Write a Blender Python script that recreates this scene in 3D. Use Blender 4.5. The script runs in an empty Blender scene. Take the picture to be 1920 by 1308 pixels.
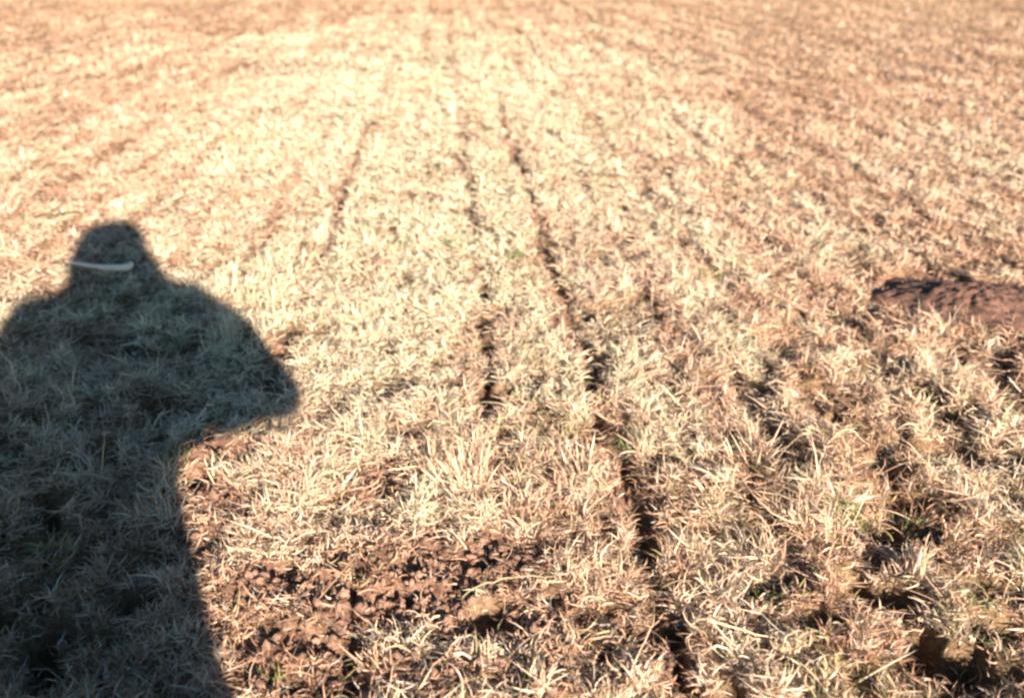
import bpy, bmesh, math, random
import numpy as np
from mathutils import Vector, Matrix

sc = bpy.context.scene
C = sc.collection
rng = np.random.default_rng(7)
random.seed(7)

# ------------------------------------------------------------------ camera
FPX = 1600.0                                   # focal length in pixels of the 1920 px wide photograph
PITCH = math.atan(784 / FPX)
camd = bpy.data.cameras.new("camera"); cam = bpy.data.objects.new("camera", camd); C.objects.link(cam)
camd.sensor_width = 36.0; camd.lens = 30.0
cam.location = (0, 0, 1.0)
cam.rotation_euler = (math.pi / 2 - PITCH, 0, 0)
camd.clip_start = 0.01; camd.clip_end = 3000
camd.dof.use_dof = True; camd.dof.focus_distance = 1.5; camd.dof.aperture_fstop = 2.9
sc.camera = cam

# ------------------------------------------------------------------ light
ELEV = math.radians(17.7)
AX, AY = -0.4358, 0.9000                        # horizontal direction the sunlight travels in
w = bpy.data.worlds.new("World"); sc.world = w; w.use_nodes = True
nt = w.node_tree; nt.nodes.clear()
sky = nt.nodes.new("ShaderNodeTexSky"); sky.sky_type = 'NISHITA'; sky.sun_disc = False
sky.air_density = 0.6; sky.dust_density = 0.2; sky.ozone_density = 2.5; sky.sun_elevation = ELEV; sky.sun_rotation = math.atan2(-AX, -AY)
bg = nt.nodes.new("ShaderNodeBackground"); bg.inputs[1].default_value = 0.05
wo = nt.nodes.new("ShaderNodeOutputWorld")
tn = nt.nodes.new("ShaderNodeMix"); tn.data_type = 'RGBA'; tn.blend_type = 'MULTIPLY'; tn.inputs[0].default_value = 1
tn.inputs[7].default_value = (0.76, 1.0, 0.94, 1)          # the greenish cast of the old print
nt.links.new(sky.outputs[0], tn.inputs[6]); nt.links.new(tn.outputs[2], bg.inputs[0]); nt.links.new(bg.outputs[0], wo.inputs[0])
sd = bpy.data.lights.new("sun", 'SUN'); sd.energy = 5.0; sd.angle = math.radians(0.8); sd.color = (1.0, 0.90, 0.78)
sun = bpy.data.objects.new("sun", sd); C.objects.link(sun)
dvec = Vector((AX * math.cos(ELEV), AY * math.cos(ELEV), -math.sin(ELEV)))
sun.rotation_euler = dvec.to_track_quat('-Z', 'Y').to_euler(); sun.location = (3, -6, 4)

sc.view_settings.view_transform = 'Standard'; sc.view_settings.look = 'None'
sc.view_settings.exposure = 2.02; sc.view_settings.gamma = 1.0
sc.cycles.filter_width = 2.6
sc.cycles.max_bounces = 6; sc.cycles.diffuse_bounces = 3; sc.cycles.transmission_bounces = 3

# ------------------------------------------------------------------ helpers
def gp(px, py):
    """point of the photograph -> metres on the ground"""
    l = px - 960; v = 654 - py
    fw = FPX * math.cos(PITCH) + v * math.sin(PITCH)
    dn = FPX * math.sin(PITCH) - v * math.cos(PITCH)
    return l / dn, fw / dn

def tag(o, label=None, cat=None, group=None, kind=None):
    if label: o["label"] = label
    if cat: o["category"] = cat
    if group: o["group"] = group
    if kind: o["kind"] = kind
    return o

def lerp(a, b, t): return a + (b - a) * t
def sstep(a, b, x):
    t = np.clip((x - a) / (b - a), 0, 1); return t * t * (3 - 2 * t)

def _hash(ix, iy, seed):
    n = (ix.astype(np.int64) * 374761393 + iy.astype(np.int64) * 668265263 + seed * 974634777) & 0xffffffff
    n = ((n ^ (n >> 13)) * 1274126177) & 0xffffffff
    n = ((n ^ (n >> 16)) * 2246822519) & 0xffffffff
    return ((n ^ (n >> 15)) & 0xffffff) / float(0xffffff)

def noise(x, y, seed=0):
    """smooth value noise, about -1..1"""
    x = np.asarray(x, float); y = np.asarray(y, float)
    c, s = math.cos(0.6 + seed), math.sin(0.6 + seed)
    x, y = x * c - y * s + seed * 3.17, x * s + y * c + seed * 1.71
    ix = np.floor(x); iy = np.floor(y); fx = x - ix; fy = y - iy
    fx = fx * fx * fx * (fx * (fx * 6 - 15) + 10); fy = fy * fy * fy * (fy * (fy * 6 - 15) + 10)
    a = _hash(ix, iy, seed); b = _hash(ix + 1, iy, seed); c_ = _hash(ix, iy + 1, seed); d = _hash(ix + 1, iy + 1, seed)
    return 2 * (lerp(lerp(a, b, fx), lerp(c_, d, fx), fy)) - 1

def fbm(x, y, seed=0, oct=3):
    s = 0; a = 1; t = 0
    for k in range(oct):
        s = s + a * noise(x * 2 ** k, y * 2 ** k, seed + 11 * k); t += a; a *= 0.5
    return s / t

# ------------------------------------------------------------------ the lie of the land
ROW = math.radians(4.3)
RC, RS = math.cos(ROW), math.sin(ROW)
def row_uv(x, y): return x * RC + y * RS, -x * RS + y * RC

# strength of the drill slits: the three the photo shows most clearly, then the fainter ones
SLITS = {0: 1.15, 1: 1.3, -2: 0.95, -1: 0.5, 2: 0.4, 3: 0.5, 4: 0.35, 5: 0.6, 6: 0.5, 7: 0.75, 8: 0.5, 9: 0.7, 10: 0.6,
         -3: 0.6, -4: 0.8, -5: 0.6, -6: 0.8, -7: 0.7, -8: 0.7, -9: 0.8}
def slit(x, y):
    """0..1.3: how deep the seeding slit is here"""
    u, v = row_uv(x, y)
    wob = 0.018 * noise(v * 1.7, u * 0.6, 5) + 0.015 * noise(v * 6, u * 2, 6) + 0.007 * noise(v * 19, u * 4, 7)
    k = np.round((u - 0.078) / 0.25)
    du = u - 0.078 - 0.25 * k - wob + 0.028 * (k == -2)
    amp = np.full_like(u, 0.35)
    for kk, a in SLITS.items(): amp = np.where(k == kk, a, amp)
    width = 0.0165 + 0.006 * noise(v * 17, k * 1.3, 19) + 0.009 * noise(v * 5, k * 3.3, 8) + 0.0016 * np.clip(v - 1.5, 0, 8)
    brk = 0.42 + 1.0 * noise(v * 3.1 + k * 7.7, k * 5.1, 9) + 0.9 * noise(v * 9, k * 2.2, 10) + 0.4 * noise(v * 24, k * 2.2, 14)
    base = np.where((k == 0) | (k == 1) | (k == -2), np.where(k == -2, 0.1, 0.3), -0.1)
    # towards the photographer, and far off, the slits close up
    m = np.clip(brk + base, 0, 1)
    fade = (1 - 0.8 * (k == 0) * (1 - sstep(1.62, 1.80, v))) * (1 - 0.85 * (k == -2) * (1 - sstep(1.72, 1.9, v)))
    faint = np.where(k == -2, 0.5, 0.36) * np.clip(0.75 + 0.5 * noise(v * 2.3, k * 4.4, 17), 0, 1) * np.exp(-(du / (width * 1.15)) ** 2)
    fade = fade * (1 - 0.85 * sstep(3.5, 6.5, v + 0.8 * noise(v * 1.5, k * 2.0, 18)))
    return amp * fade * np.maximum(m * np.exp(-(du / np.maximum(width, 0.006)) ** 2), faint)

def patch(px, py, rx, ry, ang=0, s=1.0):
    x, y = gp(px, py); return (x, y, rx, ry, math.radians(ang), s)
SOIL = [patch(830, 1080, .20, .095, 6, 1.15), patch(690, 1140, .19, .06, -5, 1.1), patch(560, 1110, .15, .055, 5), patch(520, 1215, .14, .055, 0, 1.05),
        patch(960, 1040, .10, .06, 0, .9), patch(425, 850, .065, .065, 0, 1.05), patch(400, 935, .055, .08, 0, 1.05), patch(392, 1010, .05, .06, 0),
        patch(885, 1175, .14, .055, 10, 1.05), patch(1010, 470, .035, .06, 0, .9), patch(1050, 600, .04, .16, 4, .85),
        patch(915, 740, .022, .10, 4, .7), patch(1800, 565, .30, .24, -20, 1.1), patch(1700, 600, .20, .10, 0, .8),
        patch(720, 910, .07, .06, 0, .7), patch(1200, 940, .06, .08, 0, .6), patch(870, 1270, .18, .05, 0, .8),
        patch(1120, 760, .045, .11, 0, .85), patch(520, 650, .07, .09, 0, .85), patch(1240, 325, .09, .14, 0, .6), patch(1200, 600, .06, .05, 0, .5),
        patch(620, 1280, .15, .05, 0, .85), patch(1060, 1190, .09, .05, 0, .7), patch(1460, 470, .10, .08, 0, .5), patch(660, 340, .05, .3, 0, .5)]
def soil(x, y):
    """0..1: how bare the soil is"""
    s = np.zeros_like(x)
    n = 0.45 * noise(x * 13, y * 13, 21) + 0.3 * noise(x * 31, y * 31, 22)
    for (cx, cy, rx, ry, a, st) in SOIL:
        dx = x - cx; dy = y - cy
        ex = (dx * math.cos(a) + dy * math.sin(a)) / rx; ey = (-dx * math.sin(a) + dy * math.cos(a)) / ry
        s = np.maximum(s, st * (1 - sstep(0.55, 1.35, np.sqrt(ex * ex + ey * ey) + n)))
    g = sstep(0.42, 0.75, fbm(x * 3.3, y * 3.3, 31) + 0.25 * noise(x * 14, y * 14, 32)) * 0.6
    u, v = row_uv(x, y)
    for kk, st in ((0, 0.55), (1, 0.9), (-2, 0.6)):
        e = np.abs(u - 0.078 - 0.25 * kk - 0.02 * noise(v * 5, v * 0 + kk, 23)) / 0.035
        s = np.maximum(s, st * np.exp(-e * e) * sstep(0.0, 0.5, noise(v * 4.2, x * 9, 24) + 0.5 * noise(x * 24, y * 24, 25)) * (1 - sstep(4, 7, v)))
    return np.clip(np.maximum(s, g), 0, 1)

def rough(x, y):
    """the rank, hummocky corner at the lower right of the view"""
    a = sstep(0.05, 0.75, x - 0.15 * (y - 1)) * (1 - sstep(1.6, 3.2, y))
    b = 0.75 * sstep(0.45, 0.75, -x) * (1 - sstep(1.9, 2.8, y))
    return np.clip(np.maximum(a, b), 0, 1) * 0.9 + 0.1

HOLES = [(*gp(a, b), rx, ry) for (a, b, rx, ry) in [
    (1120, 800, .020, .055), (1205, 1040, .028, .050), (1425, 1005, .038, .030), (1560, 1180, .050, .028), (1690, 1010, .030, .030),
    (1860, 1120, .055, .040), (1390, 835, .015, .035), (1075, 640, .014, .040), (1270, 1190, .020, .030), (1560, 905, .030, .018),
    (1890, 960, .035, .022), (1500, 1200, .030, .018), (1800, 1100, .030, .030), (1025, 500, .014, .040), (990, 370, .012, .060),
    (905, 735, .012, .030), (640, 1215, .030, .012), (1700, 690, .030, .025), (540, 665, .015, .02), (1440, 1120, .025, .02),
    (830, 1200, .02, .015), (1650, 1060, .025, .02), (760, 1120, .03, .012), (905, 1060, .025, .014), (60, 800, .05, .03), (200, 860, .05, .03), (120, 960, .05, .03), (280, 760, .05, .03), (60, 1130, .04, .03), (260, 1140, .05, .03), (150, 640, .06, .04), (320, 1000, .03, .02), (500, 740, .05, .02), (1245, 325, .03, .05), (1125, 405, .02, .03)]]
def tussock(x, y, size=0.062, seed=200):
    """nearest tuft centre: its x, y, the distance to it, and a random number that belongs to the tuft"""
    x = np.asarray(x, float); y = np.asarray(y, float)
    wx = x + 0.018 * noise(x * 11, y * 11, 201); wy = y + 0.018 * noise(x * 11, y * 11, 202)
    ix = np.floor(wx / size); iy = np.floor(wy / size)
    best = np.full(x.shape, 1e9); bx = np.zeros_like(x); by = np.zeros_like(x); bid = np.zeros_like(x)
    for i in (-1, 0, 1):
        for j in (-1, 0, 1):
            jx = ix + i; jy = iy + j
            cx = (jx + _hash(jx, jy, seed)) * size; cy = (jy + _hash(jx, jy, seed + 1)) * size
            d = (wx - cx) ** 2 + (wy - cy) ** 2
            m = d < best
            best = np.where(m, d, best); bx = np.where(m, cx, bx); by = np.where(m, cy, by); bid = np.where(m, _hash(jx, jy, seed + 2), bid)
    return bx, by, np.sqrt(best), bid

def hole(x, y):
    """0..1: small hollows between the tufts, larger in the rank corner"""
    ro = rough(x, y)
    a = noise(x * 9, y * 9, 3) * 0.75 + noise(x * 21, y * 21, 4) * 0.5
    b = noise(x * 26, y * 26, 12) * 0.8 + noise(x * 11, y * 11, 13) * 0.4
    h = np.maximum(sstep(0.60 - 0.22 * ro, 0.93 - 0.22 * ro, a), 0.85 * sstep(0.52, 0.88, b))
    nn = 0.35 * noise(x * 40, y * 40, 15) + 0.3 * noise(x * 18, y * 18, 16)
    for (cx, cy, rx, ry) in HOLES:
        h = np.maximum(h, 1 - sstep(0.5, 1.2, np.sqrt(((x - cx) / rx) ** 2 + ((y - cy) / ry) ** 2) + nn))
    return np.clip(h, 0, 1)

def hgt(x, y):
    r = np.sqrt(x * x + y * y)
    ro = rough(x, y)
    near = 1 - sstep(10, 22, r)
    z = 0.011 * fbm(x * 4.1, y * 4.1, 1, 3) + (0.008 + 0.020 * ro) * fbm(x * 11, y * 11, 2, 2) * near
    z = z - near * (0.040 + 0.060 * ro) * hole(x, y)
    _, _, td, tid = tussock(x, y)
    z = z + near * (0.008 + 0.010 * ro) * (0.4 + tid) * (1 - np.clip(td / 0.045, 0, 1.2) ** 2)
    z = z - 0.040 * slit(x, y) * near
    s = soil(x, y)
    cl = np.abs(noise(x * 36, y * 36, 40)) + 0.5 * np.abs(noise(x * 80, y * 80, 41))
    z = z - near * s * (0.012 * (1 - cl) - 0.003)
    # long swells
    z = z + 0.6 * sstep(25, 120, r) * noise(x * 0.012, y * 0.012, 50)
    return z

# ------------------------------------------------------------------ materials
def mat(name):
    m = bpy.data.materials.new(name); m.use_nodes = True
    return m, m.node_tree, m.node_tree.nodes["Principled BSDF"]

def ramp(nt, fac, stops):
    r = nt.nodes.new("ShaderNodeValToRGB"); e = r.color_ramp.elements
    e[0].position, e[0].color = stops[0][0], (*stops[0][1], 1)
    e[1].position, e[1].color = stops[-1][0], (*stops[-1][1], 1)
    for p, c in stops[1:-1]:
        n = e.new(p); n.color = (*c, 1)
    nt.links.new(fac, r.inputs[0]); return r.outputs[0]

def noise_node(nt, scale, detail=5, rough_=0.6, dist=0.0):
    t = nt.nodes.new("ShaderNodeTexCoord"); n = nt.nodes.new("ShaderNodeTexNoise")
    n.inputs['Scale'].default_value = scale; n.inputs['Detail'].default_value = detail
    n.inputs['Roughness'].default_value = rough_; n.inputs['Distortion'].default_value = dist
    nt.links.new(t.outputs['Object'], n.inputs['Vector']); return n.outputs['Fac']

def simple(name, col, rough_=0.7, var=0.25, scale=40, metal=0.0, bump=0.0):
    m, t, b = mat(name)
    f = noise_node(t, scale)
    lo = tuple(c * (1 - var) for c in col); hi = tuple(min(1, c * (1 + var)) for c in col)
    t.links.new(ramp(t, f, [(0.3, lo), (0.7, hi)]), b.inputs['Base Color'])
    b.inputs['Roughness'].default_value = rough_; b.inputs['Metallic'].default_value = metal
    if bump:
        bn = t.nodes.new("ShaderNodeBump"); bn.inputs['Strength'].default_value = bump; bn.inputs['Distance'].default_value = 0.01
        t.links.new(noise_node(t, scale * 4), bn.inputs['Height']); t.links.new(bn.outputs[0], b.inputs['Normal'])
    return m

def ground_material():
    m, t, b = mat("thatch_and_soil")
    at = t.nodes.new("ShaderNodeAttribute"); at.attribute_name = "bare"
    sep = t.nodes.new("ShaderNodeSeparateColor"); t.links.new(at.outputs['Color'], sep.inputs[0])
    soilc = ramp(t, noise_node(t, 45, 8, 0.7), [(0.25, (0.11, 0.055, 0.035)), (0.5, (0.22, 0.120, 0.078)), (0.75, (0.38, 0.235, 0.165))])
    thatch = ramp(t, noise_node(t, 120, 6, 0.8), [(0.3, (0.07, 0.045, 0.025)), (0.52, (0.20, 0.125, 0.070)), (0.75, (0.44, 0.31, 0.18))])
    far = ramp(t, noise_node(t, 3.5, 8, 0.75), [(0.3, (0.36, 0.22, 0.12)), (0.5, (0.52, 0.36, 0.21)), (0.7, (0.62, 0.47, 0.29))])
    m1 = t.nodes.new("ShaderNodeMix"); m1.data_type = 'RGBA'
    t.links.new(sep.outputs['Green'], m1.inputs[0]); t.links.new(thatch, m1.inputs[6]); t.links.new(far, m1.inputs[7])
    m2 = t.nodes.new("ShaderNodeMix"); m2.data_type = 'RGBA'
    t.links.new(sep.outputs['Red'], m2.inputs[0]); t.links.new(m1.outputs[2], m2.inputs[6]); t.links.new(soilc, m2.inputs[7])
    t.links.new(m2.outputs[2], b.inputs['Base Color'])
    b.inputs['Roughness'].default_value = 0.95; b.inputs['Specular IOR Level'].default_value = 0.1
    bn = t.nodes.new("ShaderNodeBump"); bn.inputs['Strength'].default_value = 0.9; bn.inputs['Distance'].default_value = 0.008
    t.links.new(noise_node(t, 110, 8, 0.75), bn.inputs['Height']); t.links.new(bn.outputs[0], b.inputs['Normal'])
    return m

def blade_material():
    m, t, b = mat("dry_grass_blades")
    t.nodes.remove(b)
    at = t.nodes.new("ShaderNodeAttribute"); at.attribute_name = "tint"
    # flecks of weathering along each blade
    f = noise_node(t, 260, 3, 0.6)
    mul = ramp(t, f, [(0.3, (0.78, 0.74, 0.70)), (0.7, (1.0, 1.0, 1.0))])
    mx = t.nodes.new("ShaderNodeMix"); mx.data_type = 'RGBA'; mx.blend_type = 'MULTIPLY'; mx.inputs[0].default_value = 1
    t.links.new(at.outputs['Color'], mx.inputs[6]); t.links.new(mul, mx.inputs[7])
    d = t.nodes.new("ShaderNodeBsdfDiffuse"); tr = t.nodes.new("ShaderNodeBsdfTranslucent")
    g = t.nodes.new("ShaderNodeBsdfGlossy"); g.inputs['Roughness'].default_value = 0.45; g.inputs['Color'].default_value = (1, 1, 1, 1)
    t.links.new(mx.outputs[2], d.inputs['Color']); t.links.new(mx.outputs[2], tr.inputs['Color'])
    a = t.nodes.new("ShaderNodeMixShader"); a.inputs[0].default_value = 0.27
    t.links.new(d.outputs[0], a.inputs[1]); t.links.new(tr.outputs[0], a.inputs[2])
    c = t.nodes.new("ShaderNodeMixShader"); c.inputs[0].default_value = 0.025
    t.links.new(a.outputs[0], c.inputs[1]); t.links.new(g.outputs[0], c.inputs[2])
    t.links.new(c.outputs[0], t.nodes["Material Output"].inputs[0])
    return m
M_GROUND = ground_material(); M_BLADE = blade_material()
M_SOIL = simple("crumbled_soil", (0.21, 0.115, 0.075), 0.95, 0.6, 30, bump=0.8)

def mesh_np(name, co, faces_flat, nper, material, attr=None, smooth=True):
    """faces_flat: flat vertex indices, nper: verts in each face"""
    me = bpy.data.meshes.new(name)
    me.vertices.add(len(co)); me.vertices.foreach_set('co', co.astype(np.float32).ravel())
    nf = len(faces_flat) // nper
    me.loops.add(len(faces_flat)); me.loops.foreach_set('vertex_index', faces_flat.astype(np.int32))
    me.polygons.add(nf); me.polygons.foreach_set('loop_start', np.arange(0, nf * nper, nper, dtype=np.int32))
    if smooth: me.polygons.foreach_set('use_smooth', np.ones(nf, dtype=bool))
    me.update(calc_edges=True)
    if attr is not None:
        an, col = attr
        a = me.color_attributes.new(an, 'FLOAT_COLOR', 'POINT')
        c4 = np.ones((len(co), 4), np.float32); c4[:, :col.shape[1]] = col
        a.data.foreach_set('color', c4.ravel())
    me.materials.append(material)
    o = bpy.data.objects.new(name, me); C.objects.link(o)
    return o

# ------------------------------------------------------------------ ground: one polar sheet to the horizon
def build_ground():
    rr = [0.0]; r = 0.25
    while r < 900:
        rr.append(r); r *= 1.0060 if 0.8 < r < 5 else (1.012 if r < 30 else 1.05)
    rr = np.array(rr[1:])
    # finer steps in front of the camera
    th_f = np.linspace(-0.95, 0.95, 520); th_b = np.linspace(0.95, 2 * math.pi - 0.95, 260)[1:-1]
    th = np.concatenate([th_f, th_b])
    R, T = np.meshgrid(rr, th, indexing='ij')
    X = R * np.sin(T); Y = R * np.cos(T)
    x = np.concatenate([[0.0], X.ravel()]); y = np.concatenate([[0.0], Y.ravel()])
    z = hgt(x, y)
    nr, ntn = R.shape
    i = np.arange(nr - 1)[:, None]; j = np.arange(ntn)[None, :]; j2 = (j + 1) % ntn
    q = np.stack([1 + i * ntn + j, 1 + i * ntn + j2, 1 + (i + 1) * ntn + j2, 1 + (i + 1) * ntn + j], -1).reshape(-1, 4)
    q = q[:, ::-1]
    cen = np.stack([np.zeros(ntn, int), np.arange(ntn) + 1, (np.arange(ntn) + 1) % ntn + 1, np.zeros(ntn, int)], -1)
    co = np.stack([x, y, z], -1)
    bare = np.clip(np.maximum(soil(x, y), 0.8 * np.clip(slit(x, y), 0, 1)), 0, 1)
    rad = np.sqrt(x * x + y * y)
    col = np.stack([bare * (1 - sstep(14, 30, rad)), sstep(14, 28, rad), np.zeros_like(x)], -1)
    o = mesh_np("ground", co, q.ravel(), 4, M_GROUND, ("bare", col))
    bm = bmesh.new(); bm.from_mesh(o.data); bm.verts.ensure_lookup_table()
    lay = None
    for k in range(ntn):
        bm.faces.new((bm.verts[0], bm.verts[1 + (k + 1) % ntn], bm.verts[1 + k])).smooth = True
    bm.to_mesh(o.data); bm.free()
    tag(o, "reddish brown soil and thatch of the field under the dry grass", kind="structure")
    o["kind"] = "structure"
build_ground()

# ------------------------------------------------------------------ blades
PAL = np.array([[0.87, 0.73, 0.51], [0.82, 0.61, 0.43], [0.74, 0.485, 0.33], [0.55, 0.32, 0.20], [0.29, 0.155, 0.095], [0.66, 0.57, 0.47]])
GREEN = np.array([[0.19, 0.25, 0.065], [0.30, 0.33, 0.11], [0.12, 0.18, 0.05]])

def blades(n, x, y, L, wd, th0, dth, az, col, S=4, zoff=None, twist=None, daz=None):
    """n bent tapering blades; returns verts, quads, colours"""
    z = hgt(x, y) - 0.003 + (0 if zoff is None else zoff)
    tw = rng.uniform(-1.2, 1.2, n) if twist is None else twist
    P = np.stack([x, y, z], -1)
    out = np.empty((n, S + 1, 2, 3))
    daz = np.zeros(n) if daz is None else daz
    for k in range(S + 1):
        t = k / S
        aa = az + daz * t
        dirh = np.stack([np.sin(aa), np.cos(aa), np.zeros(n)], -1)
        side0 = np.stack([np.cos(aa), -np.sin(aa), np.zeros(n)], -1)
        th = th0 + dth * t
        d = dirh * np.sin(th)[:, None] + np.array([0, 0, 1.0]) * np.cos(th)[:, None]
        nrm = -dirh * np.cos(th)[:, None] + np.array([0, 0, 1.0]) * np.sin(th)[:, None]
        sd_ = side0 * np.cos(tw * (0.4 + t))[:, None] + nrm * np.sin(tw * (0.4 + t))[:, None]
        hw = wd * 0.5 * (1.0 if k == 0 else (1 - t ** 2.2) * 0.96 + 0.04)
        out[:, k, 0] = P - sd_ * hw[:, None]; out[:, k, 1] = P + sd_ * hw[:, None]
        P = P + d * (L / S)[:, None]
    # never deep under the ground
    co = out.reshape(-1, 3)
    base = (np.arange(n) * (S + 1) * 2)[:, None]
    k = np.arange(S)[None, :] * 2
    q = np.stack([base + k, base + k + 1, base + k + 3, base + k + 2], -1).reshape(-1)
    c = np.repeat(col, (S + 1) * 2, axis=0)
    return co, q, c

def straw_colour(x, y, n):
    """straw tint; central glow painted in as paler straw, falling off browner to the sides and far away"""
    u, v = row_uv(x, y)
    r = np.sqrt(x * x + y * y)
    pale = 0.90 * np.exp(-((u + 0.05) / (0.42 + 0.20 * v)) ** 2) * sstep(0.9, 2.1, v) * (1 - 0.9 * sstep(7, 13, v))  # glow over the middle of the field, painted into the tint
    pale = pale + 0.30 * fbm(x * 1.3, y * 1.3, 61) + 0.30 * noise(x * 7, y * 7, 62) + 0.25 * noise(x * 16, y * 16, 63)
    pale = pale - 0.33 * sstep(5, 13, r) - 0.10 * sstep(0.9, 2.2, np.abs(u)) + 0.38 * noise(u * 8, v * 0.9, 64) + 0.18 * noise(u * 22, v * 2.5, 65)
    kr = np.round((u - 0.078) / 0.25)
    dr = u - 0.078 - 0.25 * kr - 0.018 * noise(v * 1.7, u * 0.6, 5)
    line = np.exp(-(dr / (0.030 + 0.003 * v)) ** 2) * np.clip(0.7 + 0.7 * noise(v * 0.9, kr * 3.7, 66), 0, 1.2)
    pale = pale - 0.38 * line * sstep(1.2, 2.4, v)
    pale = pale - 0.9 * slit(x, y) - 0.5 * soil(x, y) + 0.45 * (tussock(x, y)[3] - 0.5)
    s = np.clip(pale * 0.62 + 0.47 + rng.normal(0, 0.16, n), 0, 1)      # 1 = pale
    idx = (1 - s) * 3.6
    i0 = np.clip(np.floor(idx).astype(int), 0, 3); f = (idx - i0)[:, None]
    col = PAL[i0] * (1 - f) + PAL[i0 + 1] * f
    grey = rng.random(n) < 0.10
    col[grey] = PAL[5] * rng.uniform(0.6, 1.1, grey.sum())[:, None]
    gm = fbm(x * 2.1, y * 2.1, 71) + 0.5 * noise(x * 9, y * 9, 72)
    gp_ = np.clip(0.015 + 0.35 * sstep(0.45, 0.95, gm) + 0.05 * sstep(0.3, 0.5, pale), 0, 0.45)
    gp_ = gp_ + 0.10 * sstep(8, 14, r) + 0.07 * rough(x, y) + 0.10 * np.clip(1 - np.abs(u - 0.15) / 0.9, 0, 1) * sstep(0.0, 0.5, noise(x * 3, y * 3, 73))
    g = rng.random(n) < gp_
    col[g] = GREEN[rng.integers(0, 3, g.sum())] * rng.uniform(0.8, 1.25, g.sum())[:, None] * 0.65 + col[g] * 0.35
    return col * rng.uniform(0.82, 1.08, n)[:, None]

def scatter(sector, r0, r1, dens_scale):
    """random points, denser near the camera; number per m2 falls as r^-1.2"""
    a0, a1 = sector
    K = 26000 * dens_scale * 1.5 ** 1.2
    def cnt(ra, rb, flat):
        if flat: return (a1 - a0) * 26000 * dens_scale * (rb * rb - ra * ra) / 2
        return (a1 - a0) * K / 0.8 * (rb ** 0.8 - ra ** 0.8)
    pts = []
    if r0 < 1.5:
        e = min(1.5, r1); n = int(cnt(r0, e, True))
        pts.append((np.sqrt(rng.uniform(r0 * r0, e * e, n)), rng.uniform(a0, a1, n)))
    if r1 > 1.5:
        s = max(1.5, r0); n = int(cnt(s, r1, False))
        pts.append((rng.uniform(s ** 0.8, r1 ** 0.8, n) ** 1.25, rng.uniform(a0, a1, n)))
    r = np.concatenate([p[0] for p in pts]); a = np.concatenate([p[1] for p in pts])
    return r * np.sin(a), r * np.cos(a), r

def grow(sector, r0, r1, dens, S):
    x, y, r = scatter(sector, r0, r1, dens)
    s = soil(x, y); g = slit(x, y)
    u_, v_ = row_uv(x, y); kr = np.round((u_ - 0.078) / 0.25)
    dr = u_ - 0.078 - 0.25 * kr - 0.018 * noise(v_ * 1.7, u_ * 0.6, 5)
    thin = 0.35 * np.exp(-(dr / (0.022 + 0.002 * v_)) ** 2) * np.clip(0.7 + 0.7 * noise(v_ * 0.9, kr * 3.7, 66), 0, 1.2) * sstep(1.2, 2.4, v_)
    clump = noise(x * 19, y * 19, 81) * 0.5 + noise(x * 8, y * 8, 82) * 0.5
    keep = rng.random(len(x)) < (1 - thin) * np.clip(0.85 + 0.55 * clump, 0.2, 1) * (1 - 0.96 * hole(x, y)) * (1 - 0.86 * np.clip(s, 0, 1)) * (1 - np.clip(0.95 * g, 0, 0.95))
    x, y, r, clump = x[keep], y[keep], r[keep], clump[keep]
    tx, ty, td, tid = tussock(x, y)
    keep = (rng.random(len(x)) < np.where(tid < 0.08, 0.35, 1.0)) & (rng.random(len(x)) < 1.1 - 0.80 * sstep(0.026, 0.056, td))
    x, y, r, clump, tx, ty, td, tid = [q_[keep] for q_ in (x, y, r, clump, tx, ty, td, tid)]; n = len(x)
    pull = 0.17 * (1 - sstep(8, 16, r)); x = x + (tx - x) * pull; y = y + (ty - y) * pull
    lod = np.maximum(1.0, r / 1.5)
    ro = rough(x, y)
    lying = rng.random(n) < 0.55
    L = rng.gamma(5.5, 0.0040, n) * (1 + 0.40 * ro) * (1 + 0.3 * clump) * lod ** 0.16
    L[lying] *= 1.15
    wd = rng.uniform(0.0012, 0.0030, n) * lod ** 0.62
    th0 = np.where(lying, rng.uniform(0.95, 1.55, n), np.abs(rng.normal(0.35, 0.3, n)))
    dth = np.where(lying, rng.uniform(-0.5, 0.9, n), rng.normal(0.8, 1.0, n))
    # neighbours lean the same way, as cut and trodden grass does
    out = np.arctan2(x - tx, y - ty)
    az = np.where(rng.random(n) < 0.33, out + rng.normal(0, 0.7, n), 2.6 * noise(x * 5, y * 5, 91) + rng.normal(0, 1.1, n))
    L = L * (0.80 + 0.45 * sstep(-0.4, 0.5, noise(x * 2.7, y * 2.7, 95)))
    L = L * (1.15 - 8 * np.clip(td, 0, 0.05)) * (0.75 + 0.5 * tid)
    zo = np.where(lying, rng.uniform(0.001, 0.022, n), rng.uniform(-0.004, 0.004, n))
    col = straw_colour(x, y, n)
    return blades(n, x, y, L, wd, th0, dth, az, col, S, zo, None, rng.normal(0, 1.5, n))

def join(parts):
    off = 0; cs = []; qs = []; cc = []
    for co, q, c in parts:
        cs.append(co); qs.append(q + off); cc.append(c); off += len(co)
    return np.concatenate(cs), np.concatenate(qs), np.concatenate(cc)

parts = [grow((-0.85, 0.85), 0.35, 2.6, 2.0, 4), grow((-0.85, 0.85), 2.6, 7, 1.35, 3), grow((-0.85, 0.85), 7, 34, 1.3, 2),
         grow((0.85, 2 * math.pi - 0.85), 0.15, 9, 0.28, 3)]

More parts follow.
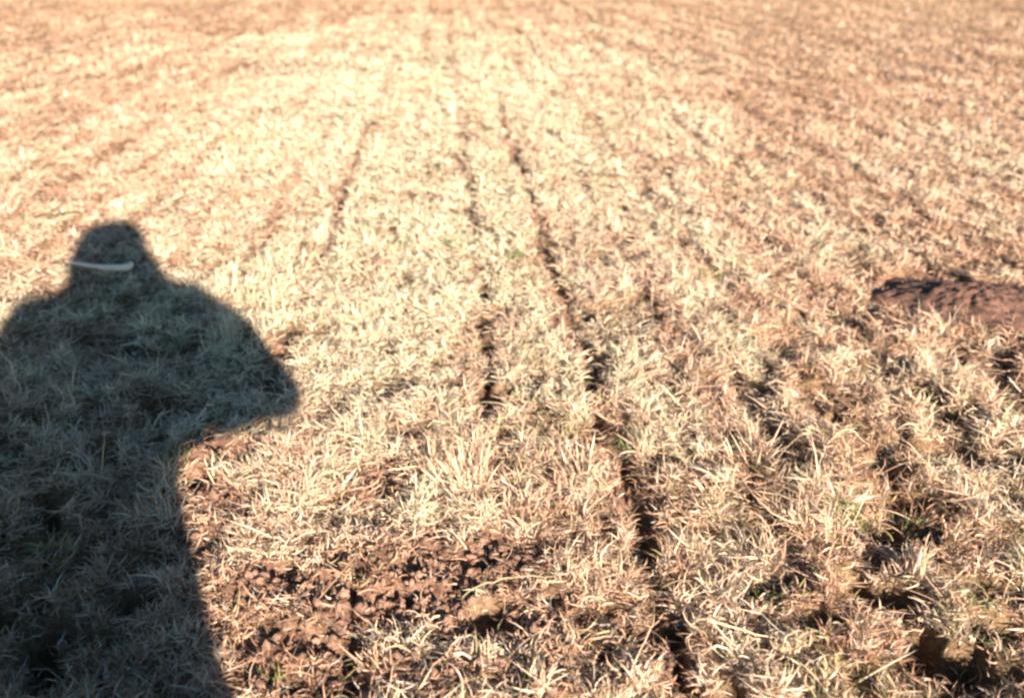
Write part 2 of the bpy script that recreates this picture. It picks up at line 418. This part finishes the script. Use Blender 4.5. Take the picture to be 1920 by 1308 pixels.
# matted litter lying flat under the tufts
def litter():
    n = 260000
    r = rng.uniform(0.55 ** 0.9, 7 ** 0.9, n) ** (1 / 0.9); a = rng.uniform(-0.85, 0.85, n)
    x = r * np.sin(a); y = r * np.cos(a)
    keep = rng.random(n) < (1 - 0.88 * soil(x, y)) * (1 - 0.9 * hole(x, y)) * (1 - 0.85 * np.clip(slit(x, y), 0, 1))
    x, y, r = x[keep], y[keep], r[keep]; n = len(x); lod = np.maximum(1, r / 1.5)
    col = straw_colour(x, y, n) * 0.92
    return blades(n, x, y, rng.gamma(5, 0.0048, n) * lod ** 0.2, rng.uniform(0.0016, 0.0042, n) * lod ** 0.6, rng.uniform(1.25, 1.65, n), rng.uniform(-0.6, 0.5, n),
                  rng.uniform(-3.14, 3.14, n), col, 3, rng.uniform(0.003, 0.014, n), None, rng.normal(0, 1.2, n))
parts.append(litter())
# long loose stalks lying over the sward
def loose():
    n = 220
    r = rng.uniform(0.7, 3.6, n) ; a = rng.uniform(-0.85, 0.85, n)
    x = r * np.sin(a); y = r * np.cos(a)
    L = rng.uniform(0.05, 0.11, n); wd = rng.uniform(0.0014, 0.0028, n)
    th0 = rng.uniform(0.7, 1.5, n); dth = rng.uniform(0.0, 1.1, n); az = rng.uniform(-3.14, 3.14, n)
    col = PAL[rng.integers(0, 4, n)] * rng.uniform(0.7, 1.0, n)[:, None]
    return blades(n, x, y, L, wd, th0, dth, az, col, 7, rng.uniform(0.012, 0.03, n))
parts.append(loose())
co, q, c = join(parts)
print("blade faces", len(q) // 4)
grass = mesh_np("dry_grass", co, q, 4, M_BLADE, ("tint", c), smooth=False)
tag(grass, "short dormant straw coloured grass covering the whole field", "grass", kind="stuff")

# ------------------------------------------------------------------ crumbs of soil
def crumbs():
    n = 130000
    r = rng.uniform(0.7 ** .5, 4.2 ** .5, n) ** 2; a = rng.uniform(-0.8, 0.8, n)
    x = r * np.sin(a); y = r * np.cos(a)
    keep = rng.random(n) < np.clip(soil(x, y) * 0.9 + 0.7 * slit(x, y) , 0, 1) * 0.9
    x, y = x[keep], y[keep]; n = len(x)
    sz = np.minimum(0.0016 * rng.pareto(1.9, n) + 0.0010, 0.0085)
    ico = bmesh.new(); bmesh.ops.create_icosphere(ico, subdivisions=1, radius=1)
    v = np.array([p.co[:] for p in ico.verts]); fa = np.array([[q_.index for q_ in f.verts] for f in ico.faces]); ico.free()
    V = v[None] * sz[:, None, None] * rng.uniform(0.5, 1.6, (n, 1, 3)) * rng.uniform(0.6, 1.4, (n, len(v), 1))
    V += np.stack([x, y, hgt(x, y) + sz * 0.25], -1)[:, None]
    F = fa[None] + (np.arange(n) * len(v))[:, None, None]
    o = mesh_np("soil_crumbs", V.reshape(-1, 3), F.reshape(-1), 3, M_SOIL, smooth=False)
    tag(o, "loose reddish brown crumbs of soil scattered on the bare patches and slits", "soil", kind="stuff")
crumbs()

# ------------------------------------------------------------------ single things lying or growing in the field
def tube_mesh(pts, radii, seg=8):
    """vertices and quads of a tapering round tube with closed, rounded ends"""
    pts = [Vector(p) for p in pts]
    bm = bmesh.new(); rings = []
    n = len(pts)
    dirs = [((pts[min(i + 1, n - 1)] - pts[max(i - 1, 0)]).normalized()) for i in range(n)]
    up = Vector((0.13, 0.21, 0.97)).normalized()
    if abs(dirs[0].dot(up)) > 0.9: up = Vector((1, 0.1, 0)).normalized()
    side = dirs[0].cross(up).normalized()
    seqs = []
    for e in (0.25, 0.6, 0.87): seqs.append((pts[0] - dirs[0] * radii[0] * math.sqrt(1 - e * e), radii[0] * e, dirs[0]))
    for i in range(n): seqs.append((pts[i], radii[i], dirs[i]))
    for e in (0.87, 0.6, 0.25): seqs.append((pts[-1] + dirs[-1] * radii[-1] * math.sqrt(1 - e * e), radii[-1] * e, dirs[-1]))
    for (p, r, d) in seqs:
        side = (side - d * side.dot(d)).normalized(); b = d.cross(side)
        rings.append([bm.verts.new(p + (side * math.cos(t) + b * math.sin(t)) * r) for t in [2 * math.pi * k / seg for k in range(seg)]])
    for a, b in zip(rings, rings[1:]):
        for k in range(seg): bm.faces.new((a[k], a[(k + 1) % seg], b[(k + 1) % seg], b[k]))
    bm.faces.new(list(reversed(rings[0]))); bm.faces.new(rings[-1])
    return bm

def obj_bm(name, bm, m, parent=None, smooth=True):
    bmesh.ops.recalc_face_normals(bm, faces=bm.faces)
    me = bpy.data.meshes.new(name); bm.to_mesh(me); bm.free()
    for p in me.polygons: p.use_smooth = smooth
    me.materials.append(m)
    o = bpy.data.objects.new(name, me); C.objects.link(o)
    if parent: o.parent = parent
    return o

M_STRAW = simple("pale_straw", (0.56, 0.40, 0.24), 0.7, 0.2, 90)
M_LIGHTGAP = simple("painted_light_gap", (0.86, 0.62, 0.45), 0.7, 0.1, 60)  # pale colour painting a sliver of sunlight inside the shadow
M_GREENSTEM = simple("yellow_green_stem", (0.24, 0.19, 0.10), 0.7, 0.25, 60)

def zat(x, y): return float(hgt(np.array([x]), np.array([y]))[0])
def stalk(name, pix, r, m, label, cat, group=None, lift=0.022, arch=0.0, flat=1.0):
    ps = []
    n = len(pix)
    for i, (a, b) in enumerate(pix):
        x, y = gp(a, b); ps.append(Vector((x, y, lift + arch * math.sin(math.pi * i / (n - 1)))))
    # smooth it
    fine = []
    for i in range(n - 1):
        p0 = ps[max(i - 1, 0)]; p1 = ps[i]; p2 = ps[i + 1]; p3 = ps[min(i + 2, n - 1)]
        for k in range(5):
            t = k / 5
            fine.append(0.5 * ((2 * p1) + (p2 - p0) * t + (2 * p0 - 5 * p1 + 4 * p2 - p3) * t * t + (3 * p1 - p0 - 3 * p2 + p3) * t ** 3))
    fine.append(ps[-1])
    if r < 0.006:
        for f_ in fine: f_.z += max(-0.01, zat(f_.x, f_.y) * 0.6)
    if r < 0.006: r *= 0.55
    base = fine[0].copy(); fine = [f_ - base for f_ in fine]
    N = len(fine)
    rad = [r * (1.0 - 0.55 * abs(2 * k / (N - 1) - (0.7 if r < 0.006 else 1.4))) for k in range(N)]
    bm = tube_mesh(fine, rad, 8)
    if flat != 1: 
        for v in bm.verts: pass
    o = obj_bm(name, bm, m); o.location = base
    return tag(o, label, cat, group)

G = "single straws lying on the grass"
stalk("straw_stalk", [(130, 517), (165, 524), (205, 529), (244, 529), (251, 522)], 0.0115, M_LIGHTGAP,
      "broad bleached straw lying across the neck of the photographer's shadow", "straw", G, lift=0.05)  # added strip; its pale tone paints light slipping past the neck
stalk("straw_stalk", [(868, 1142), (905, 1128), (960, 1112), (1020, 1108), (1045, 1100)], 0.0032, M_GREENSTEM,
      "yellow green stem lying across the bare soil at the lower middle", "straw", G, arch=0.012)
stalk("straw_stalk", [(730, 892), (760, 893), (790, 890)], 0.0036, M_STRAW,
      "short thick straw left of the upright straw tuft", "straw", G)
stalk("straw_stalk", [(1280, 1180), (1330, 1200), (1400, 1215), (1450, 1222)], 0.0036, M_STRAW,
      "thick pale straw with a broad end left of the lower right hollow", "straw", G, arch=0.015)
stalk("straw_stalk", [(1520, 930), (1545, 870), (1590, 852), (1625, 858)], 0.0026, M_STRAW,
      "thin straw arching in a half loop over the grass at the right", "straw", G, arch=0.03)
stalk("straw_stalk", [(1225, 1150), (1220, 1200), (1195, 1260), (1180, 1285)], 0.0028, M_STRAW,
      "straw running down the picture right of the bare soil", "straw", G, arch=0.02)
stalk("straw_stalk", [(1240, 1115), (1280, 1125), (1310, 1145)], 0.0030, M_GREENSTEM,
      "yellow green blade bent over the right hand slit near the bottom", "straw", G, arch=0.02)

def tuft(px, py, n, rad, Lr, cols, label, name, cat, group, spread=0.5, wd=(0.0018, 0.0034)):
    x0, y0 = gp(px, py)
    x = x0 + rng.normal(0, rad, n); y = y0 + rng.normal(0, rad, n)
    L = rng.uniform(*Lr, n)
    az = np.arctan2(x - x0, y - y0) + rng.normal(0, 0.8, n)
    th0 = np.abs(rng.normal(spread * 0.6, 0.2, n)); dth = rng.uniform(0.0, 0.9, n) * spread * 2
    col = cols[rng.integers(0, len(cols), n)] * rng.uniform(0.8, 1.2, n)[:, None]
    co, q, c = blades(n, x, y, L, rng.uniform(*wd, n), th0, dth, az, col, 6)
    base = np.array([x0, y0, zat(x0, y0)])
    o = mesh_np(name, co - base, q, 4, M_BLADE, ("tint", c), smooth=False); o.location = base
    return tag(o, label, cat, group)
TG = "small green tufts in the dry grass"
GR = GREEN * np.array([[1.0, 1.0, 1.0]])
for (px, py, n, rad, L0, L1, lab) in [
    (1765, 850, 70, .014, .03, .05, "green tuft near the right edge below the dirt mound"),
    (1685, 985, 80, .014, .03, .06, "bright green tuft above the hollow at the lower right"),
    (1590, 985, 60, .013, .03, .055, "olive tuft left of the bright green tuft at lower right"),
    (510, 1285, 22, .008, .015, .03, "green tuft at the bottom edge beside the shadow"),
    (935, 945, 34, .010, .02, .04, "tiny yellow green tuft just above the bare soil"),
    (1330, 525, 90, .015, .03, .06, "green tuft right of the slits halfway up the field"),
    (745, 468, 70, .015, .03, .05, "green tuft left of the middle slit"),
    (845, 462, 60, .014, .03, .05, "green tuft touching the middle slit"),
    (965, 490, 60, .014, .03, .05, "green tuft between the two dark slits"),
    (1180, 850, 45, .012, .03, .06, "green tuft at the deepest hole of the right slit"),
    (330, 660, 60, .014, .03, .06, "green tuft in the middle of the photographer's shadow"),
    (40, 690, 60, .013, .03, .06, "green tuft in the shadow at the left edge"),
    (100, 1050, 60, .014, .03, .06, "green tuft low in the shadow at the left"),
    (340, 880, 30, .012, .03, .05, "green tuft on the lower edge of the shadow by the bare strip"),
    (1430, 1130, 50, .011, .03, .07, "green tuft left of the lower right hollow")]:
    tuft(px, py, n, rad, (L0, L1), GR, lab, "grass_tuft", "grass tuft", TG, 0.7)
tuft(870, 900, 110, .026, (.05, .095), PAL[:3], "upright tuft of long pale straw above the bare soil", "straw_tuft", "straw tuft", "tufts of long straw", 0.42)
tuft(815, 880, 40, .014, (.05, .10), PAL[1:4], "smaller brown straw tuft left of the tall pale one", "straw_tuft", "straw tuft", "tufts of long straw", 0.45)
tuft(335, 566, 60, .014, (.04, .07), PAL[:1] * 1.0, "pale straw tuft standing in for the light spot at the right shoulder of the shadow", "straw_tuft", "straw tuft", "tufts of long straw", 0.7)  # added tuft; its pale tint paints a spot of light in the shadow
tuft(1420, 880, 40, .018, (.06, .11), PAL[:2], "straw tuft leaning right of the deepest slit hole", "straw_tuft", "straw tuft", "tufts of long straw", 0.5)
tuft(1090, 890, 46, .016, (.05, .10), PAL[:3], "straw tuft left of the right slit near the bare soil", "straw_tuft", "straw tuft", "tufts of long straw", 0.5)

def dirt_mound():
    cx, cy = gp(1830, 575)
    bm = bmesh.new(); N = 110; K = 46
    rings = []
    for i in range(K + 1):
        f_ = i / K; row = []
        for j in range(N):
            a = 2 * math.pi * j / N
            rad = f_ * (1 + 0.10 * math.sin(3 * a + 1) + 0.07 * math.sin(7 * a))
            row.append((0.36 * rad * math.cos(a), 0.26 * rad * math.sin(a), f_))
        rings.append(row)
    P = np.array(rings).reshape(-1, 3)
    x = P[:, 0] + cx; y = P[:, 1] + cy
    dome = (1 - P[:, 2] ** 2) ** 1.3
    z = dome * (0.042 + 0.014 * fbm(x * 12, y * 12, 101, 5) + 0.006 * noise(x * 60, y * 60, 102) + 0.005 * noise(x * 120, y * 120, 103)) - 0.020 * P[:, 2] ** 2 + 0.008 * noise(x * 45, y * 45, 104) * P[:, 2]
    vs = [bm.verts.new((P[k, 0], P[k, 1], z[k])) for k in range(len(P))]
    for i in range(K):
        for j in range(N):
            j2 = (j + 1) % N
            if i == 0:
                if j: pass
                bm.faces.new((vs[j], vs[N + j], vs[N + j2], vs[j2]))
            else: bm.faces.new((vs[i * N + j], vs[(i + 1) * N + j], vs[(i + 1) * N + j2], vs[i * N + j2]))
    bmesh.ops.remove_doubles(bm, verts=bm.verts, dist=1e-5)
    o = obj_bm("dirt_mound", bm, M_SOIL2); o.location = (cx, cy, zat(cx, cy) - 0.004)
    tag(o, "low reddish brown mound of bare crumbly dirt near the right edge", "dirt mound")
M_SOIL2 = simple("mound_soil", (0.13, 0.060, 0.038), 0.95, 0.6, 30, bump=0.9)
dirt_mound()

# ------------------------------------------------------------------ the photographer, kneeling behind the camera, whose shadow falls on the grass
TE = math.tan(ELEV)
def S_(u, d, z):
    """u: across the sunbeam, d: towards the sun, z: height at which the shadow passes the camera"""
    return Vector((-AX * d + AY * u, -AY * d - AX * u, z + TE * d))

def fuse(name, bms, m, voxel, smooth_it=3, parent=None):
    big = bpy.data.meshes.new(name + "_tmp"); allbm = bmesh.new()
    for b in bms:
        bmesh.ops.recalc_face_normals(b, faces=b.faces)
        t = bpy.data.meshes.new("t"); b.to_mesh(t); b.free(); allbm.from_mesh(t); bpy.data.meshes.remove(t)
    allbm.to_mesh(big); allbm.free()
    o = bpy.data.objects.new(name, big); C.objects.link(o)
    r = o.modifiers.new("r", 'REMESH'); r.mode = 'VOXEL'; r.voxel_size = voxel; r.use_smooth_shade = True
    s = o.modifiers.new("s", 'SMOOTH'); s.factor = 0.5; s.iterations = smooth_it
    dg = bpy.context.evaluated_depsgraph_get(); dg.update()
    me = bpy.data.meshes.new_from_object(o.evaluated_get(dg))
    o.modifiers.clear(); o.data = me; me.name = name; bpy.data.meshes.remove(big)
    me.materials.clear(); me.materials.append(m)
    for p in me.polygons: p.use_smooth = True
    if parent: o.parent = parent
    return o

def ball(c, rx, ry, rz, rot=None, seg=24):
    bm = bmesh.new(); bmesh.ops.create_uvsphere(bm, u_segments=seg, v_segments=seg // 2, radius=1)
    for v in bm.verts:
        p = Vector((v.co.x * rx, v.co.y * ry, v.co.z * rz))
        if rot is not None: p = rot @ p
        v.co = p + c
    return bm

def loft(rings, seg=40):
    """rings: (u, d, z, half width across sun, half depth) in shadow space"""
    bm = bmesh.new(); R = []
    for (u, d, z, ru, rd) in rings:
        R.append([bm.verts.new(S_(u + ru * math.copysign(abs(math.cos(t)) ** 0.85, math.cos(t)), d + rd * math.copysign(abs(math.sin(t)) ** 0.85, math.sin(t)), z))
                  for t in [2 * math.pi * k / seg for k in range(seg)]])
    for a, b in zip(R, R[1:]):
        for k in range(seg): bm.faces.new((a[k], a[(k + 1) % seg], b[(k + 1) % seg], b[k]))
    bm.faces.new(list(reversed(R[0]))); bm.faces.new(R[-1])
    return bm

M_SKIN = simple("skin", (0.50, 0.30, 0.21), 0.55, 0.08, 30)
M_JACKET = simple("dark_canvas", (0.045, 0.055, 0.075), 0.85, 0.25, 90, bump=0.3)
M_JEANS = simple("denim", (0.06, 0.09, 0.16), 0.85, 0.25, 120, bump=0.3)
M_CAP = simple("cap_cloth", (0.05, 0.07, 0.05), 0.85, 0.2, 90)
M_BOOT = simple("boot_leather", (0.10, 0.055, 0.03), 0.6, 0.25, 40)
M_HAIR = simple("brown_hair", (0.06, 0.035, 0.02), 0.6, 0.3, 150)
M_EYE = simple("eye_white", (0.75, 0.73, 0.70), 0.2, 0.02, 5)
M_CAMB = simple("camera_black", (0.02, 0.02, 0.02), 0.45, 0.1, 20)
M_CAMC = simple("camera_card", (0.55, 0.40, 0.05), 0.6, 0.08, 20)
M_LENS = simple("camera_lens", (0.01, 0.01, 0.015), 0.05, 0.1, 5)

person = bpy.data.objects.new("person", None); C.objects.link(person)
tag(person, "kneeling person in dark hooded coat and jeans casting the shadow at the left", "person")
HD = S_(-0.040, 0.185, 0.995)                     # head centre
NB = S_(-0.055, 0.25, 0.87)
CH = S_(-0.08, 0.30, 0.74)
PV = S_(-0.155, 0.37, 0.42)
shR = S_(0.150, 0.24, 0.812); elR = S_(0.270, 0.26, 0.618); wrR = S_(0.02, 0.12, 0.605)
shL = S_(-0.26, 0.31, 0.825); elL = Vector((-0.40, 0.02, 0.60)); wrL = Vector((-0.085, -0.03, 0.945))
hipR = PV + Vector((0.075, 0, -0.03)); hipL = PV + Vector((-0.09, 0, -0.02))
knR = Vector((0.045, -0.03, 0.075)); anR = Vector((0.09, -0.44, 0.07)); toR = Vector((0.09, -0.52, 0.03))
knL = Vector((-0.41, 0.0, 0.47)); anL = Vector((-0.34, 0.06, 0.09)); toL = Vector((-0.37, 0.24, 0.045))
hr = Matrix.Rotation(-0.35, 3, 'X')
def hp(x, y, z): return HD + hr @ Vector((x, y, z))
B = [ball(HD + hr @ Vector((0, -0.005, 0.02)), 0.075, 0.095, 0.095, hr), ball(hp(0, 0.022, -0.045), 0.056, 0.065, 0.062, hr),
     ball(hp(0, 0.055, -0.082), 0.026, 0.024, 0.02, hr), ball(hp(0, 0.094, -0.018), 0.011, 0.016, 0.022, hr), ball(hp(0, 0.099, -0.033), 0.015, 0.013, 0.010, hr),
     ball(hp(0, 0.082, -0.060), 0.024, 0.010, 0.006, hr), ball(hp(0, 0.080, -0.069), 0.020, 0.010, 0.006, hr), ball(hp(0, 0.082, 0.012), 0.05, 0.012, 0.008, hr),
     ball(hp(0.076, -0.008, -0.015), 0.008, 0.016, 0.028, hr), ball(hp(-0.076, -0.008, -0.015), 0.008, 0.016, 0.028, hr),
     tube_mesh([HD + Vector((0, -0.03, -0.05)), NB, CH], [0.052, 0.058, 0.10], 20),
     tube_mesh([CH, lerp(CH, PV, .5), PV], [0.13, 0.125, 0.135], 24),
     tube_mesh([NB, shR], [0.06, 0.062], 16), tube_mesh([NB, shL], [0.06, 0.062], 16),
     tube_mesh([shR, elR], [0.055, 0.04], 16), tube_mesh([elR, wrR], [0.04, 0.027], 16),
     tube_mesh([shL, elL], [0.055, 0.04], 16), tube_mesh([elL, wrL], [0.04, 0.027], 16),
     tube_mesh([hipR, knR], [0.085, 0.055], 18), tube_mesh([knR, anR], [0.055, 0.036], 18), tube_mesh([anR, toR], [0.04, 0.03], 14),
     tube_mesh([hipL, knL], [0.085, 0.055], 18), tube_mesh([knL, anL], [0.055, 0.036], 18), tube_mesh([anL, toL], [0.04, 0.03], 14)]
# left hand: palm behind and beside the camera, four curled fingers over its front edge, thumb underneath
def hand(wr, palm, tips, thumb):
    out = [tube_mesh([wr, palm], [0.026, 0.030], 14), ball(palm, 0.028, 0.03, 0.034)]
    for (a, b, c_, r) in tips: out.append(tube_mesh([palm.lerp(a, 0.5), a, b, c_], [r * 1.15, r * 1.08, r, r * 0.85], 12))
    out.append(tube_mesh(thumb, [0.014, 0.012, 0.010, 0.009], 12))
    return out
pl = Vector((-0.082, -0.045, 0.985))
tips = []
for k in range(4):
    dz = 0.030 - 0.019 * k; ln = (0.9, 1.0, 0.95, 0.78)[k]
    tips.append((Vector((-0.078, -0.024 - 0.003 * k, 0.985 + dz)), Vector((-0.070, -0.024 + 0.012 * ln - .002 * k, 0.983 + dz)), Vector((-0.070 + 0.018 * ln, -0.010, 0.981 + dz)), 0.008))
B += hand(wrL, pl, tips, [Vector((-0.085, -0.055, 0.965)), Vector((-0.068, -0.066, 0.955)), Vector((-0.05, -0.066, 0.957)), Vector((-0.032, -0.062, 0.962))])
# right hand in the coat pocket
pr_ = wrR + (wrR - elR).normalized() * 0.06
ft = []
for k in range(4):
    o_ = Vector((0.0, -0.01, 0.022 - 0.016 * k)); d_ = (wrR - elR).normalized()
    ft.append((pr_ + d_ * 0.03 + o_, pr_ + d_ * 0.055 + o_ + Vector((0, -0.01, -0.006)), pr_ + d_ * 0.066 + o_ + Vector((0, -0.028, -0.014)), 0.008))
B += hand(wrR, pr_, ft, [pr_ + Vector((0, 0.01, 0.015)), pr_ + Vector((-0.01, 0.025, 0.025)), pr_ + Vector((-0.03, 0.03, 0.03)), pr_ + Vector((-0.045, 0.028, 0.028))])
body = fuse("body", B, M_SKIN, 0.0042, 4, person)
for s in (-1, 1):
    e = obj_bm("eye", ball(hp(0.030 * s, 0.082, -0.004), 0.011, 0.010, 0.009, hr), M_EYE, person)

J = [loft([(-0.175, 0.36, 0.20, 0.19, 0.17), (-0.172, 0.36, 0.30, 0.187, 0.165), (-0.168, 0.35, 0.42, 0.186, 0.16), (-0.160, 0.34, 0.53, 0.180, 0.155),
           (-0.115, 0.32, 0.60, 0.21, 0.15), (-0.085, 0.30, 0.70, 0.225, 0.145), (-0.07, 0.28, 0.79, 0.225, 0.13), (-0.065, 0.26, 0.855, 0.16, 0.10), (-0.06, 0.25, 0.90, 0.085, 0.085)]),
     tube_mesh([S_(0.07, 0.25, 0.83), shR, S_(0.225, 0.25, 0.73), elR], [0.065, 0.072, 0.066, 0.058], 20),
     tube_mesh([elR, S_(0.14, 0.2, 0.612), wrR], [0.058, 0.055, 0.048], 20),
     # coat front pulled outwards by the pocketed hand
     loft([(0.10, 0.22, 0.572, 0.15, 0.05), (0.12, 0.24, 0.62, 0.16, 0.06), (0.10, 0.26, 0.70, 0.15, 0.07), (0.08, 0.27, 0.77, 0.12, 0.07)], 24),
     tube_mesh([S_(-0.15, 0.28, 0.84), shL, lerp(shL, elL, .5), elL], [0.065, 0.075, 0.072, 0.064], 20),
     tube_mesh([elL, lerp(elL, wrL, .55), lerp(elL, wrL, .93)], [0.064, 0.052, 0.042], 20),
     loft([(-0.30, 0.26, 0.36, 0.13, 0.08), (-0.31, 0.25, 0.50, 0.14, 0.08), (-0.31, 0.26, 0.62, 0.15, 0.08), (-0.28, 0.28, 0.76, 0.12, 0.08)], 24),
     tube_mesh([S_(-0.06, 0.25, 0.87), S_(-0.062, 0.24, 0.915)], [0.078, 0.074], 20),
     # hood of the coat bunched behind the neck and over the right shoulder
     ball(S_(-0.02, 0.30, 0.885), 0.10, 0.08, 0.055), ball(S_(0.06, 0.30, 0.865), 0.085, 0.07, 0.05), ball(S_(0.125, 0.28, 0.835), 0.08, 0.06, 0.045)]
jacket = fuse("coat", J, M_JACKET, 0.007, 5, person)
T = [tube_mesh([hipR + Vector((0, 0, 0.05)), hipR, lerp(hipR, knR, .5), knR], [0.10, 0.098, 0.085, 0.068], 20), tube_mesh([knR, lerp(knR, anR, .5), lerp(knR, anR, .9)], [0.068, 0.062, 0.052], 20),
     tube_mesh([hipL + Vector((0, 0, 0.05)), hipL, lerp(hipL, knL, .5), knL], [0.10, 0.098, 0.085, 0.068], 20), tube_mesh([knL, lerp(knL, anL, .5), lerp(knL, anL, .9)], [0.068, 0.062, 0.054], 20),
     ball(PV, 0.15, 0.13, 0.12)]
fuse("trousers", T, M_JEANS, 0.007, 4, person)
for a_, t_, k_ in ((anR, toR, knR), (anL, toL, knL)):
    fuse("boot", [tube_mesh([lerp(a_, k_, .22), a_], [0.048, 0.05], 18), tube_mesh([a_ - (t_ - a_).normalized() * 0.03 + Vector((0, 0, -0.03)), lerp(a_, t_, .5) + Vector((0, 0, -0.008)), t_], [0.044, 0.046, 0.040], 18)], M_BOOT, 0.006, 3, person)
hairb = [ball(hp(0, -0.018, 0.022), 0.083, 0.096, 0.098, hr), ball(hp(0, -0.055, -0.03), 0.070, 0.055, 0.06, hr)]
hair = fuse("hair", hairb, M_HAIR, 0.006, 2, person)
# trim the hair away from the face
bm = bmesh.new(); bm.from_mesh(hair.data)
inv = hr.inverted()
kill = [v for v in bm.verts if (inv @ (v.co - HD)).y > 0.035 and (inv @ (v.co - HD)).z < 0.06]
bmesh.ops.delete(bm, geom=kill, context='VERTS'); bm.to_mesh(hair.data); bm.free()
hood = fuse("hood", [loft([(-0.03, 0.24, 0.86, 0.165, 0.11), (-0.033, 0.23, 0.91, 0.145, 0.115), (-0.036, 0.20, 0.965, 0.130, 0.118),
        (-0.032, 0.19, 1.01, 0.122, 0.115), (-0.024, 0.19, 1.05, 0.112, 0.108), (-0.018, 0.19, 1.085, 0.095, 0.095), (-0.014, 0.19, 1.108, 0.070, 0.07), (-0.012, 0.19, 1.118, 0.03, 0.03)], 36)],
        M_JACKET, 0.007, 4, person)
bm = bmesh.new(); bm.from_mesh(hood.data)
for v in list(bm.verts):
    q_ = inv @ (v.co - HD)
    if q_.y > 0.03 and abs(q_.x) < 0.082 and -0.12 < q_.z < 0.095: bm.verts.remove(v)
bm.to_mesh(hood.data); bm.free()
so = hood.modifiers.new("thickness", 'SOLIDIFY'); so.thickness = 0.004; so.offset = 1

# the single-use camera in the left hand, its lens just behind the viewpoint
cr = bpy.data.objects.new("film_camera", None); C.objects.link(cr)
cr.location = (0, 0, 1.0); cr.rotation_euler = (-PITCH, 0, 0)
tag(cr, "small yellow and black single use film camera held in the photographer's left hand", "camera")
def rbox(c, s, bev=0.003):
    bm = bmesh.new(); bmesh.ops.create_cube(bm, size=1)
    for v in bm.verts: v.co = Vector((v.co.x * s[0] + c[0], v.co.y * s[1] + c[1], v.co.z * s[2] + c[2]))
    bmesh.ops.bevel(bm, geom=bm.edges[:], offset=bev, segments=2, affect='EDGES'); return bm
def cyl(c, r, d, seg=28):
    bm = bmesh.new(); bmesh.ops.create_cone(bm, cap_ends=True, segments=seg, radius1=r, radius2=r, depth=d, matrix=Matrix.Translation(c) @ Matrix.Rotation(math.pi / 2, 4, 'X')); return bm
obj_bm("housing", rbox((-0.012, -0.031, 0.0), (0.108, 0.026, 0.056), 0.005), M_CAMB, cr, False)
obj_bm("card_wrap", rbox((-0.012, -0.031, -0.004), (0.102, 0.0285, 0.034), 0.002), M_CAMC, cr, False)
obj_bm("lens_ring", cyl((0, -0.0145, 0), 0.013, 0.007), M_CAMB, cr, False)
obj_bm("lens", cyl((0, -0.0105, 0), 0.006, 0.002), M_LENS, cr, False)
obj_bm("flash", rbox((0.030, -0.0165, 0.014), (0.018, 0.003, 0.012), 0.001), M_EYE, cr, False)
obj_bm("viewfinder", rbox((-0.008, -0.0168, 0.0205), (0.012, 0.0035, 0.008), 0.001), M_LENS, cr, False)
obj_bm("shutter_button", cyl((0, 0, 0), 0.005, 0.004), M_CAMC, cr, False).matrix_local = Matrix.Translation((-0.045, -0.031, 0.0295)) @ Matrix.Rotation(math.pi / 2, 4, 'X')
